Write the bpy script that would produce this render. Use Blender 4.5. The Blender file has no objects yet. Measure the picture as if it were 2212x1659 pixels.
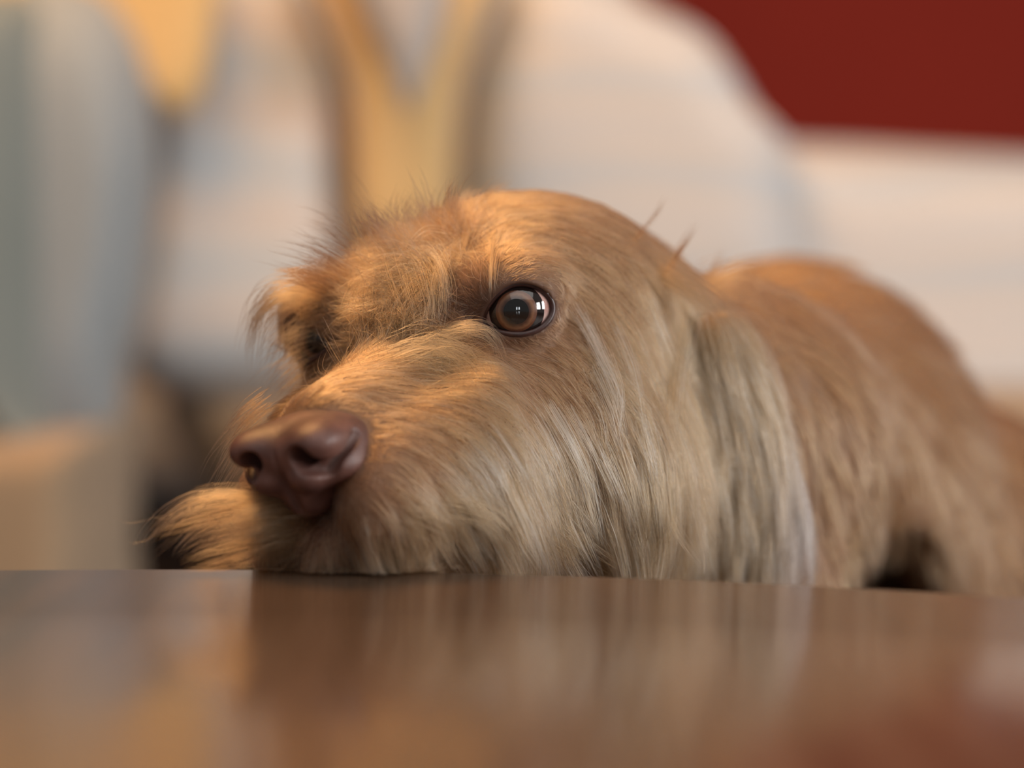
import bpy, math, random
import numpy as np
from mathutils import Vector, Matrix, kdtree

rng = np.random.default_rng(7)
random.seed(7)
sc = bpy.context.scene
COL = sc.collection

# ------------------------------------------------------------------ camera
FPX, HOR, CAMH = 5690.0, 550.0, 0.0858          # focal length (px), horizon row, lens height over the table top
IW, IH = 2212.0, 1659.0


def P(px, py, d):
    """point at distance d in front of the lens that is seen at (px, py)"""
    return np.array([(px - IW / 2) * d / FPX, d, CAMH - (py - HOR) * d / FPX])


cam = bpy.data.cameras.new('camera')
cam.sensor_fit = 'HORIZONTAL'
cam.sensor_width = 17.3
cam.lens = FPX * 17.3 / IW
cam.shift_y = -((IH / 2) - HOR) / IW
cam.clip_start = 0.01
cam.clip_end = 50
cam.dof.use_dof = True
cam.dof.focus_distance = 0.742
cam.dof.aperture_fstop = 2.1
cam.dof.aperture_blades = 7
cam_o = bpy.data.objects.new('camera', cam)
COL.objects.link(cam_o)
cam_o.location = (0, 0, CAMH)
cam_o.rotation_euler = (math.pi / 2, 0, 0)
sc.camera = cam_o

# ------------------------------------------------------------------ world, lights, exposure
sc.view_settings.view_transform = 'Standard'
sc.view_settings.look = 'None'
sc.view_settings.gamma = 1.0
sc.view_settings.use_curve_mapping = False
sc.view_settings.exposure = 0.0
sc.cycles.max_bounces = 7
sc.cycles.diffuse_bounces = 3
sc.cycles.glossy_bounces = 4
sc.cycles.transmission_bounces = 5
sc.cycles.transparent_max_bounces = 8
sc.cycles.sample_clamp_indirect = 6.0
sc.cycles.adaptive_threshold = 0.1
sc.cycles.use_light_tree = False
sc.cycles_curves.shape = 'RIBBONS'
sc.cycles_curves.subdivisions = 2

w = bpy.data.worlds.new('world')
sc.world = w
w.use_nodes = True
w.node_tree.nodes['Background'].inputs[0].default_value = (0.86, 0.80, 0.76, 1)
w.node_tree.nodes['Background'].inputs[1].default_value = 0.21


def area(name, loc, target, sx, sy, energy, color):
    L = bpy.data.lights.new(name, 'AREA')
    L.shape = 'RECTANGLE'
    L.size, L.size_y = sx, sy
    L.energy = energy
    L.color = color
    o = bpy.data.objects.new(name, L)
    COL.objects.link(o)
    o.location = loc
    o.rotation_euler = (Vector(target) - Vector(loc)).to_track_quat('-Z', 'Y').to_euler()
    return o


# two tall windows on the right of the room, and a warm ceiling lamp behind on the left
area('window_light', (2.0, -0.05, 0.42), (0, 0.78, 0.05), 0.40, 0.62, 19, (1.0, 0.97, 0.945))
area('window_light', (2.15, 0.62, 0.42), (0, 0.78, 0.05), 0.40, 0.62, 19, (1.0, 0.97, 0.945))
area('overhead_fill_light', (0.5, -0.6, 2.5), (0.1, 1.2, 0.1), 3.6, 2.8, 46, (1.0, 0.95, 0.90))  # added soft fill from above and in front, no lamp of the room
area('far_window_light', (-0.15, -3.0, 0.35), (0, 0.8, 0.05), 0.14, 0.5, 3.0, (0.90, 0.95, 1.0))
area('far_window_light', (0.30, -3.0, 0.35), (0, 0.8, 0.05), 0.14, 0.5, 3.0, (0.90, 0.95, 1.0))
area('ceiling_lamp_light', (-0.5, 1.35, 1.5), (0.0, 0.85, 0.05), 0.7, 0.7, 28, (1.0, 0.52, 0.18))

# ------------------------------------------------------------------ materials


def mat(name):
    m = bpy.data.materials.new(name)
    m.use_nodes = True
    return m, m.node_tree.nodes, m.node_tree.links, m.node_tree.nodes['Principled BSDF']


def ramp(nodes, stops):
    r = nodes.new('ShaderNodeValToRGB')
    e = r.color_ramp.elements
    while len(e) < len(stops):
        e.new(0.5)
    for i, (p, c) in enumerate(stops):
        e[i].position = p
        e[i].color = (*c, 1)
    return r


def noise(nodes, links, scale, detail=3, rough=0.5, vec=None):
    n = nodes.new('ShaderNodeTexNoise')
    n.inputs['Scale'].default_value = scale
    n.inputs['Detail'].default_value = detail
    n.inputs['Roughness'].default_value = rough
    if vec is not None:
        links.new(vec, n.inputs['Vector'])
    return n


def fabric(name, stops, scale=9.0, stripe=True, distort=1.5, bump=0.15):
    """woven upholstery with soft broad stripes"""
    m, N, L, b = mat(name)
    tc = N.new('ShaderNodeTexCoord')
    if stripe:
        wv = N.new('ShaderNodeTexWave')
        wv.bands_direction = 'Z'
        wv.inputs['Scale'].default_value = scale
        wv.inputs['Distortion'].default_value = distort
        wv.inputs['Detail'].default_value = 2
        wv.inputs['Detail Scale'].default_value = 0.6
        L.new(tc.outputs['Object'], wv.inputs['Vector'])
        src = wv.outputs['Fac']
    else:
        src = noise(N, L, scale, 3, 0.5, tc.outputs['Object']).outputs['Fac']
    r = ramp(N, stops)
    L.new(src, r.inputs['Fac'])
    L.new(r.outputs['Color'], b.inputs['Base Color'])
    b.inputs['Roughness'].default_value = 0.85
    b.inputs['Sheen Weight'].default_value = 0.2
    br = noise(N, L, 900, 2, 0.6, tc.outputs['Object'])
    bp = N.new('ShaderNodeBump')
    bp.inputs['Strength'].default_value = bump
    bp.inputs['Distance'].default_value = 0.001
    L.new(br.outputs['Fac'], bp.inputs['Height'])
    L.new(bp.outputs['Normal'], b.inputs['Normal'])
    return m


M_sofa = fabric('sofa_fabric', [(0.0, (0.599, 0.621, 0.644)), (0.35, (0.701, 0.655, 0.621)), (0.65, (0.746, 0.655, 0.576)), (1.0, (0.644, 0.644, 0.655))], 4.2, True, 3.0)
M_sofa_pale = fabric('sofa_pale_fabric', [(0.0, (0.588, 0.621, 0.644)), (0.4, (0.678, 0.667, 0.655)), (1.0, (0.723, 0.655, 0.610))], 4.0, True, 3.0)
M_blue = fabric('armchair_fabric', [(0.3, (0.30, 0.33, 0.345)), (0.7, (0.34, 0.37, 0.385))], 6, False)
M_blue_shaded = fabric('armchair_fabric_shaded', [(0.3, (0.19, 0.215, 0.20)), (0.7, (0.22, 0.245, 0.23))], 6, False)  # darker copy of the armchair fabric, shade of the turned-away face put into colour
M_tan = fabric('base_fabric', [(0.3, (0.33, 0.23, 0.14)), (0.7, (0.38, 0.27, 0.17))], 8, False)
M_must = fabric('mustard_fabric', [(0.3, (0.78, 0.50, 0.20)), (0.7, (0.84, 0.57, 0.27))], 6, False)
M_grey = fabric('grey_pillow_fabric', [(0.3, (0.52, 0.46, 0.42)), (0.7, (0.58, 0.52, 0.47))], 6, False)

# red wall plaster
M_red, N_, L_, b_ = mat('red_wall_paint')
tc = N_.new('ShaderNodeTexCoord')
n1 = noise(N_, L_, 3, 4, 0.55, tc.outputs['Object'])
r1 = ramp(N_, [(0.3, (0.24, 0.022, 0.013)), (0.75, (0.28, 0.026, 0.015))])
L_.new(n1.outputs['Fac'], r1.inputs['Fac'])
L_.new(r1.outputs['Color'], b_.inputs['Base Color'])
b_.inputs['Roughness'].default_value = 0.8
b_.inputs['Specular IOR Level'].default_value = 0.15
n2 = noise(N_, L_, 220, 3, 0.6, tc.outputs['Object'])
bp_ = N_.new('ShaderNodeBump')
bp_.inputs['Strength'].default_value = 0.1
bp_.inputs['Distance'].default_value = 0.002
L_.new(n2.outputs['Fac'], bp_.inputs['Height'])
L_.new(bp_.outputs['Normal'], b_.inputs['Normal'])

# dark floor boards
M_floor, N_, L_, b_ = mat('floor_wood')
tc = N_.new('ShaderNodeTexCoord')
n1 = noise(N_, L_, 7, 5, 0.6, tc.outputs['Object'])
r1 = ramp(N_, [(0.3, (0.025, 0.014, 0.009)), (0.75, (0.05, 0.028, 0.016))])
L_.new(n1.outputs['Fac'], r1.inputs['Fac'])
L_.new(r1.outputs['Color'], b_.inputs['Base Color'])
b_.inputs['Roughness'].default_value = 0.45

# varnished table wood: grain runs away from the lens
M_table, N_, L_, b_ = mat('table_wood')
tc = N_.new('ShaderNodeTexCoord')
mp = N_.new('ShaderNodeMapping')
mp.inputs['Scale'].default_value = (26, 1.6, 8)
L_.new(tc.outputs['Object'], mp.inputs['Vector'])
n1 = noise(N_, L_, 2.0, 6, 0.6, mp.outputs['Vector'])
r1 = ramp(N_, [(0.25, (0.075, 0.046, 0.030)), (0.55, (0.125, 0.078, 0.052)), (0.8, (0.165, 0.104, 0.070))])
L_.new(n1.outputs['Fac'], r1.inputs['Fac'])
L_.new(r1.outputs['Color'], b_.inputs['Base Color'])
mr = N_.new('ShaderNodeMapRange')
mr.inputs['To Min'].default_value = 0.11
mr.inputs['To Max'].default_value = 0.21
L_.new(n1.outputs['Fac'], mr.inputs['Value'])
L_.new(mr.outputs['Result'], b_.inputs['Roughness'])
b_.inputs['IOR'].default_value = 1.46
bp_ = N_.new('ShaderNodeBump')
bp_.inputs['Strength'].default_value = 0.06
bp_.inputs['Distance'].default_value = 0.0006
L_.new(n1.outputs['Fac'], bp_.inputs['Height'])
L_.new(bp_.outputs['Normal'], b_.inputs['Normal'])

# skin under the coat
M_skin, N_, L_, b_ = mat('dog_skin')
tc = N_.new('ShaderNodeTexCoord')
n1 = noise(N_, L_, 160, 4, 0.6, tc.outputs['Object'])
at = N_.new('ShaderNodeAttribute')
at.attribute_name = 'tint'
mx = N_.new('ShaderNodeMix')
mx.data_type = 'RGBA'
mx.blend_type = 'MULTIPLY'
mx.inputs[0].default_value = 0.5
r1 = ramp(N_, [(0.3, (0.6, 0.55, 0.5)), (0.7, (1, 1, 1))])
L_.new(n1.outputs['Fac'], r1.inputs['Fac'])
L_.new(at.outputs['Color'], mx.inputs[6])
L_.new(r1.outputs['Color'], mx.inputs[7])
L_.new(mx.outputs[2], b_.inputs['Base Color'])
b_.inputs['Roughness'].default_value = 0.65
bp_ = N_.new('ShaderNodeBump')
bp_.inputs['Strength'].default_value = 0.3
bp_.inputs['Distance'].default_value = 0.0005
L_.new(n1.outputs['Fac'], bp_.inputs['Height'])
L_.new(bp_.outputs['Normal'], b_.inputs['Normal'])

# nose leather
M_nose, N_, L_, b_ = mat('nose_leather')
tc = N_.new('ShaderNodeTexCoord')
n1 = noise(N_, L_, 120, 3, 0.5, tc.outputs['Object'])
r1 = ramp(N_, [(0.3, (0.070, 0.028, 0.022)), (0.7, (0.150, 0.066, 0.050))])
L_.new(n1.outputs['Fac'], r1.inputs['Fac'])
L_.new(r1.outputs['Color'], b_.inputs['Base Color'])
b_.inputs['Roughness'].default_value = 0.5
b_.inputs['Subsurface Weight'].default_value = 0.15
b_.inputs['Subsurface Radius'].default_value = (0.003, 0.001, 0.0006)
vo = N_.new('ShaderNodeTexVoronoi')
vo.inputs['Scale'].default_value = 1500
L_.new(tc.outputs['Object'], vo.inputs['Vector'])
bp_ = N_.new('ShaderNodeBump')
bp_.inputs['Strength'].default_value = 0.35
bp_.inputs['Distance'].default_value = 0.0002
L_.new(vo.outputs['Distance'], bp_.inputs['Height'])
L_.new(bp_.outputs['Normal'], b_.inputs['Normal'])


def glossy_mat(name, col, rough=0.05, coat=1.0, grain=None):
    m, N, L, b = mat(name)
    if grain:
        tcx = N.new('ShaderNodeTexCoord')
        nn = noise(N, L, grain[0], 4, 0.6, tcx.outputs['Object'])
        rr = ramp(N, [(0.3, grain[1]), (0.7, col)])
        L.new(nn.outputs['Fac'], rr.inputs['Fac'])
        L.new(rr.outputs['Color'], b.inputs['Base Color'])
    else:
        b.inputs['Base Color'].default_value = (*col, 1)
    b.inputs['Roughness'].default_value = rough
    b.inputs['Coat Weight'].default_value = coat
    b.inputs['Coat Roughness'].default_value = 0.02
    return m


M_sclera = glossy_mat('eye_white', (0.55, 0.38, 0.34), 0.08, 1.0, (400, (0.42, 0.22, 0.19)))
M_limbus = glossy_mat('eye_limbus', (0.012, 0.007, 0.006), 0.05)
M_pupil = glossy_mat('eye_pupil', (0.004, 0.004, 0.004), 0.05)
M_lid = glossy_mat('eyelid_skin', (0.06, 0.022, 0.018), 0.4, 0.0, (500, (0.025, 0.009, 0.008)))
# iris: rings of brown
M_iris, N_, L_, b_ = mat('eye_iris')
at = N_.new('ShaderNodeAttribute')
at.attribute_name = 'ring'
tc = N_.new('ShaderNodeTexCoord')
n1 = noise(N_, L_, 900, 4, 0.6, tc.outputs['Object'])
ad = N_.new('ShaderNodeMath')
ad.operation = 'MULTIPLY_ADD'
ad.inputs[1].default_value = 0.35
L_.new(n1.outputs['Fac'], ad.inputs[0])
L_.new(at.outputs['Fac'], ad.inputs[2])
r1 = ramp(N_, [(0.15, (0.012, 0.005, 0.004)), (0.45, (0.055, 0.02, 0.011)), (0.80, (0.19, 0.085, 0.04)), (1.0, (0.12, 0.04, 0.018))])
L_.new(ad.outputs[0], r1.inputs['Fac'])
L_.new(r1.outputs['Color'], b_.inputs['Base Color'])
b_.inputs['Roughness'].default_value = 0.3
b_.inputs['Coat Weight'].default_value = 1.0
b_.inputs['Coat Roughness'].default_value = 0.02

# hair
M_fur = bpy.data.materials.new('dog_fur')
M_fur.use_nodes = True
N_, L_ = M_fur.node_tree.nodes, M_fur.node_tree.links
N_.remove(N_['Principled BSDF'])
hb = N_.new('ShaderNodeBsdfHairPrincipled')
hb.model = 'CHIANG'
hb.parametrization = 'COLOR'
at = N_.new('ShaderNodeAttribute')
at.attribute_name = 'tint'
L_.new(at.outputs['Color'], hb.inputs['Color'])
hb.inputs['Roughness'].default_value = 0.36
hb.inputs['Radial Roughness'].default_value = 0.55
hb.inputs['IOR'].default_value = 1.42
L_.new(hb.outputs[0], N_['Material Output'].inputs['Surface'])

# ------------------------------------------------------------------ object helpers


def link(o, parent=None, **props):
    COL.objects.link(o)
    if parent is not None:
        o.parent = parent
        o.matrix_parent_inverse = parent.matrix_world.inverted()
    for k, v in props.items():
        o[k] = v
    return o


def mesh_obj(name, verts, faces, material, parent=None, smooth=True, **props):
    me = bpy.data.meshes.new(name)
    me.from_pydata([tuple(map(float, v)) for v in verts], [], [tuple(map(int, f)) for f in faces])
    me.materials.append(material)
    if smooth:
        me.polygons.foreach_set('use_smooth', np.ones(len(me.polygons), bool))
    me.update()
    o = bpy.data.objects.new(name, me)
    return link(o, parent, **props)


def empty(name, loc, **props):
    o = bpy.data.objects.new(name, None)
    o.location = loc
    COL.objects.link(o)
    bpy.context.view_layer.update()
    for k, v in props.items():
        o[k] = v
    return o


def box(name, lo, hi, material, parent=None, bevel=0.004, **props):
    x0, y0, z0 = lo
    x1, y1, z1 = hi
    v = [(x0, y0, z0), (x1, y0, z0), (x1, y1, z0), (x0, y1, z0), (x0, y0, z1), (x1, y0, z1), (x1, y1, z1), (x0, y1, z1)]
    f = [(0, 3, 2, 1), (4, 5, 6, 7), (0, 1, 5, 4), (1, 2, 6, 5), (2, 3, 7, 6), (3, 0, 4, 7)]
    o = mesh_obj(name, v, f, material, parent, False, **props)
    if bevel:
        md = o.modifiers.new('bevel', 'BEVEL')
        md.width = bevel
        md.segments = 4
    return o


def catmull(pts, n, closed=False):
    pts = np.asarray(pts, float)
    m = len(pts)
    out = []
    segs = m if closed else m - 1
    for t in np.linspace(0, segs, n, endpoint=not closed):
        i = min(int(t), segs - 1)
        u = t - i
        if closed:
            p0, p1, p2, p3 = pts[(i - 1) % m], pts[i % m], pts[(i + 1) % m], pts[(i + 2) % m]
        else:
            p0, p1, p2, p3 = pts[max(i - 1, 0)], pts[i], pts[i + 1], pts[min(i + 2, m - 1)]
        out.append(0.5 * (2 * p1 + (p2 - p0) * u + (2 * p0 - 5 * p1 + 4 * p2 - p3) * u * u + (3 * p1 - p0 - 3 * p2 + p3) * u ** 3))
    return np.array(out)


def cushion(name, outline, depth, thick, material, parent=None, centre=None, p=2.6, yaw=0.0, **props):
    """stuffed cushion: outline in (x, z), swelling to thickness, with a seam round the edge"""
    ring = catmull(outline, 72, True)
    c = ring.mean(0) if centre is None else np.array(centre)
    S = [0.0, 0.12, 0.25, 0.4, 0.55, 0.68, 0.78, 0.86, 0.92, 0.96, 0.985, 1.0]
    verts, faces = [], []
    n = len(ring)
    cy, sy = math.cos(yaw), math.sin(yaw)
    for side in (-1, 1):
        base = len(verts)
        for s in S:
            t = thick * 0.5 * max(0.0, 1 - s ** p) ** 0.55
            for q in ring:
                x, z = c + (q - c) * s
                dx, dy = x - c[0], side * t
                verts.append((c[0] + dx * cy - dy * sy, depth + dx * sy + dy * cy, z))
        for i in range(len(S) - 1):
            for j in range(n):
                a, b, cc, d = base + i * n + j, base + i * n + (j + 1) % n, base + (i + 1) * n + (j + 1) % n, base + (i + 1) * n + j
                faces.append((a, b, cc, d) if side == -1 else (d, cc, b, a))
    o = mesh_obj(name, verts, faces, material, parent, True, **props)
    return o


def tube(pts, r, closed=False, k=8):
    pts = np.asarray(pts, float)
    n = len(pts)
    r = np.broadcast_to(r, (n,))
    verts, faces = [], []
    for i in range(n):
        a = pts[(i + 1) % n] if (closed or i < n - 1) else pts[i]
        b = pts[i - 1] if (closed or i > 0) else pts[i]
        t = a - b
        t /= np.linalg.norm(t)
        up = np.array([0, 1.0, 0]) if abs(t[1]) < 0.9 else np.array([1.0, 0, 0])
        s = np.cross(t, up)
        s /= np.linalg.norm(s)
        q = np.cross(s, t)
        for j in range(k):
            an = 2 * math.pi * j / k
            verts.append(pts[i] + r[i] * (math.cos(an) * s + math.sin(an) * q))
    for i in range(n if closed else n - 1):
        for j in range(k):
            i2 = (i + 1) % n
            faces.append((i * k + j, i * k + (j + 1) % k, i2 * k + (j + 1) % k, i2 * k + j))
    return verts, faces


# ------------------------------------------------------------------ the room
FLOOR = -0.45
mesh_obj('floor', [(-3, -3, FLOOR), (4, -3, FLOOR), (4, 3.2, FLOOR), (-3, 3.2, FLOOR)], [(0, 1, 2, 3)], M_floor, None, False, kind='structure')
box('wall_back', (-3, 3.2, FLOOR), (4, 3.3, 2.3), M_red, None, 0, kind='structure')


def xz(px, py, d):
    q = P(px, py, d)
    return (q[0], q[2])


def outl(pts, d):
    return [xz(a, b, d) for a, b in pts]


# ------------------------------------------------------------------ sofa
sofa = empty('sofa', (0.1, 2.35, FLOOR), label='pale striped sofa behind the dog, below the red wall', category='sofa')
D1 = 2.25
cushion('back_cushion', outl([(352, 30), (480, -60), (630, -60), (700, 60), (745, 200), (758, 430), (765, 600), (775, 800), (700, 852), (520, 862), (380, 850), (300, 800), (322, 620), (350, 400), (350, 200)], D1), D1, 0.26, M_sofa_pale, sofa, p=8)
D2 = 2.3
cushion('back_cushion', outl([(988, 420), (1002, 200), (1045, 60), (1095, -60), (1200, -80), (1330, -10), (1500, 70), (1570, 150), (1625, 240), (1700, 330), (1720, 520), (1700, 700), (1500, 800), (1150, 800), (1010, 650)], D2), D2, 0.30, M_sofa, sofa, p=7)
D3 = 2.42
cushion('arm_rest', outl([(1560, 360), (1640, 312), (1800, 313), (2000, 325), (2250, 340), (2420, 355), (2480, 600), (2480, 1000), (2300, 1200), (1900, 1200), (1600, 1100), (1540, 700)], D3), D3, 0.34, M_sofa, sofa, p=6)
# sofa back behind the cushions and the tan upholstered base
cushion('back_rest', outl([(250, -300), (700, -330), (1100, -300), (1500, 150), (1600, 330), (1650, 800), (1500, 1100), (700, 1100), (200, 1000), (220, 300)], 2.6), 2.6, 0.16, M_sofa, sofa, p=6)
D4 = 2.2
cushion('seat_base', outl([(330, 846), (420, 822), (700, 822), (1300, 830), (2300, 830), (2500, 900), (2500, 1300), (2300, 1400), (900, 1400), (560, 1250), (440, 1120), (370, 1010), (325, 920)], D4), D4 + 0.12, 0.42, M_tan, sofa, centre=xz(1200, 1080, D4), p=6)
box('gap_shade_board', (-0.6, 2.62, FLOOR), (1.2, 2.7, 0.05), M_floor, sofa, 0.004)  # dark board added to stand for the shade deep in the gap
for (lx, ly) in ((-0.12, 2.25), (0.46, 2.25), (-0.12, 2.5), (0.46, 2.5)):
    box('leg', (lx - 0.025, ly - 0.025, FLOOR), (lx + 0.025, ly + 0.025, -0.2), M_floor, sofa, 0.004)

cushion('throw_pillow', outl([(655, -120), (860, -160), (1075, -120), (1030, 50), (988, 200), (973, 430), (955, 560), (870, 585), (790, 560), (768, 430), (760, 200), (714, 50)], 2.16), 2.16, 0.10, M_must, None, p=9,
        label='mustard yellow throw pillow standing between the two pale back cushions', category='pillow', group='throw pillows on the sofa')
cushion('throw_pillow', outl([(700, -200), (850, -240), (1000, -200), (965, 40), (920, 160), (880, 240), (840, 160), (780, 40)], 2.04), 2.04, 0.07, M_grey, None, p=3,
        label='beige grey throw pillow with its corner pointing down in front of the mustard one', category='pillow', group='throw pillows on the sofa')
cushion('throw_pillow', outl([(-250, -330), (150, -360), (420, -280), (470, -60), (450, 160), (410, 235), (365, 240), (320, 130), (150, 90), (-250, 90)], 2.075), 2.075, 0.04, M_must, None, p=8,
        label='mustard pillow squeezed between the blue grey armchair and the pale cushion', category='pillow', group='throw pillows on the sofa')
# ------------------------------------------------------------------ armchair on the left
chair = empty('armchair', (-0.4, 2.0, FLOOR), label='blue grey rounded armchair with tan base at the left', category='armchair')
DA = 1.95
cushion('arm_rest', outl([(60, -30), (190, -28), (266, 40), (310, 150), (331, 300), (325, 480), (300, 680), (262, 820), (243, 920), (225, 985), (60, 985), (20, 500), (30, 100)], DA), DA, 0.20, M_blue, chair, p=5)
cushion('back_rest', outl([(-300, -22), (-100, -20), (70, 0), (118, 150), (130, 500), (125, 900), (110, 985), (-300, 985)], DA - 0.06), DA - 0.07, 0.14, M_blue_shaded, chair, p=7, yaw=-0.4)
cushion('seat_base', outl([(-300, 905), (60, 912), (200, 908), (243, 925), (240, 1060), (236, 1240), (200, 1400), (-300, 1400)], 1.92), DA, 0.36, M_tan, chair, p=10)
for (lx, ly) in ((-0.42, 1.9), (-0.34, 1.9), (-0.42, 2.08), (-0.34, 2.08)):
    box('leg', (lx - 0.02, ly - 0.02, FLOOR), (lx + 0.02, ly + 0.02, -0.16), M_floor, chair, 0.004)

# ------------------------------------------------------------------ round table
TC, TR = np.array([-0.10, 0.2535]), 0.47
table = empty('coffee_table', (TC[0], TC[1], FLOOR), label='glossy brown round wooden table the dog rests its chin on', category='table')
prof = [(0.0, 0.0), (TR * 0.5, 0.0), (TR - 0.006, 0.0), (TR - 0.003, -0.0006), (TR - 0.001, -0.0022), (TR, -0.005), (TR, -0.02), (TR - 0.002, -0.024), (TR - 0.008, -0.026), (0.0, -0.026)]
nseg = 160
vs, fs = [], []
for (r_, z_) in prof:
    for j in range(nseg):
        a_ = 2 * math.pi * j / nseg
        vs.append((TC[0] + r_ * math.cos(a_), TC[1] + r_ * math.sin(a_), z_))
for i in range(len(prof) - 1):
    for j in range(nseg):
        fs.append((i * nseg + j, (i + 1) * nseg + j, (i + 1) * nseg + (j + 1) % nseg, i * nseg + (j + 1) % nseg)[::-1])
mesh_obj('table_top', vs, [f[::-1] for f in fs], M_table, table)
for k in range(4):
    a_ = math.pi / 4 + k * math.pi / 2
    lx, ly = TC[0] + 0.3 * math.cos(a_), TC[1] + 0.3 * math.sin(a_)
    v_, f_ = tube([(lx, ly, -0.024), (lx, ly, -0.2), (lx + 0.02 * math.cos(a_), ly + 0.02 * math.sin(a_), FLOOR)], [0.024, 0.02, 0.014], False, 14)
    mesh_obj('leg', v_, f_, M_table, table)

# ------------------------------------------------------------------ dog: head frame
E1, E2, NT = P(1118, 668, .75), P(693, 728, .783), P(600, 985, .69)
O = (E1 + E2) / 2
ax_l = (E1 - E2) / np.linalg.norm(E1 - E2)
ax_f = NT - O
ax_f = ax_f - ax_l * (ax_f @ ax_l)
ax_f /= np.linalg.norm(ax_f)
ax_u = np.cross(ax_f, ax_l)
a12 = math.radians(12)
ax_f, ax_u = math.cos(a12) * ax_f + math.sin(a12) * ax_u, -math.sin(a12) * ax_f + math.cos(a12) * ax_u
HR = np.array([ax_f, ax_l, ax_u])                # rows: forward, dog's left, up


def to_head(p):
    return (p - O) @ HR.T * 1000.0               # mm


def from_head(q):
    return O + (np.asarray(q, float) / 1000.0) @ HR


def ell(p, c, r):
    c, r = np.asarray(c, np.float32), np.asarray(r, np.float32)
    q = (p - c) / r
    k0 = np.sqrt((q * q).sum(-1)) + 1e-6
    q2 = q / r
    k1 = np.sqrt((q2 * q2).sum(-1)) + 1e-6
    return k0 * (k0 - 1) / k1


def cone(p, a, b, ra, rb):
    a, b = np.asarray(a, np.float32), np.asarray(b, np.float32)
    ab = b - a
    t = np.clip(((p - a) @ ab) / (ab @ ab), 0, 1)
    d = np.sqrt(((p - a - t[..., None] * ab) ** 2).sum(-1))
    return d - (ra + (rb - ra) * t)


def smin(a, b, k):
    hh = np.clip(0.5 + 0.5 * (b - a) / k, 0, 1)
    return b + (a - b) * hh - k * hh * (1 - hh)


def smax(a, b, k):
    return -smin(-a, -b, k)


# eyes (head mm): centre, outward axis
EYE_R = 10.8
EYES = []
for s in (1, -1):
    c = np.array([-7.0, 29.9 if s > 0 else -35.6, -0.9])
    e = np.array([math.cos(math.radians(27)), s * math.sin(math.radians(27)), 0.10])
    e /= np.linalg.norm(e)
    a = np.cross(np.array([0, 0, 1.0]), e) * s    # points to the outer corner
    a /= np.linalg.norm(a)
    b = np.cross(e, a) if s > 0 else np.cross(a, e)
    if b[2] < 0:
        b = -b
    sl = math.radians(-9)
    a, b = math.cos(sl) * a + math.sin(sl) * b, -math.sin(sl) * a + math.cos(sl) * b
    EYES.append((c, e, a, b, s))
AL_C, AL_R = np.array([0.9, 0.2]), np.array([9.4, 7.2])


def almond(x, y):
    """signed distance-like value of the lid opening in the eye plane"""
    dx, dy = x - AL_C[0], y - AL_C[1]
    # the inner corner is drawn out and down
    inn = np.clip(-dx / AL_R[0], 0, 1.6)
    dy = dy + 2.2 * inn ** 2
    ry = AL_R[1] * (1 - 0.18 * np.clip(inn, 0, 1) ** 2)
    rx = np.where(dx < 0, AL_R[0] * 1.12, AL_R[0])
    k = np.sqrt((dx / rx) ** 2 + (dy / ry) ** 2)
    return (k - 1) * 7.5


def eye_xy(q, E):
    c, e, a, b, s = E
    d = q - c.astype(np.float32)
    return d @ a.astype(np.float32), d @ b.astype(np.float32), d @ e.astype(np.float32)


W = lambda px, py, d: to_head(P(px, py, d)[None])[0]

# body pieces, given as points in the room turned into head mm
BODY = [
    ('cone', (-62, 0, -22), W(1600, 800, .93), 40, 56),
    ('cone', W(1600, 800, .93), W(1690, 900, 1.03), 56, 76),
]


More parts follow.
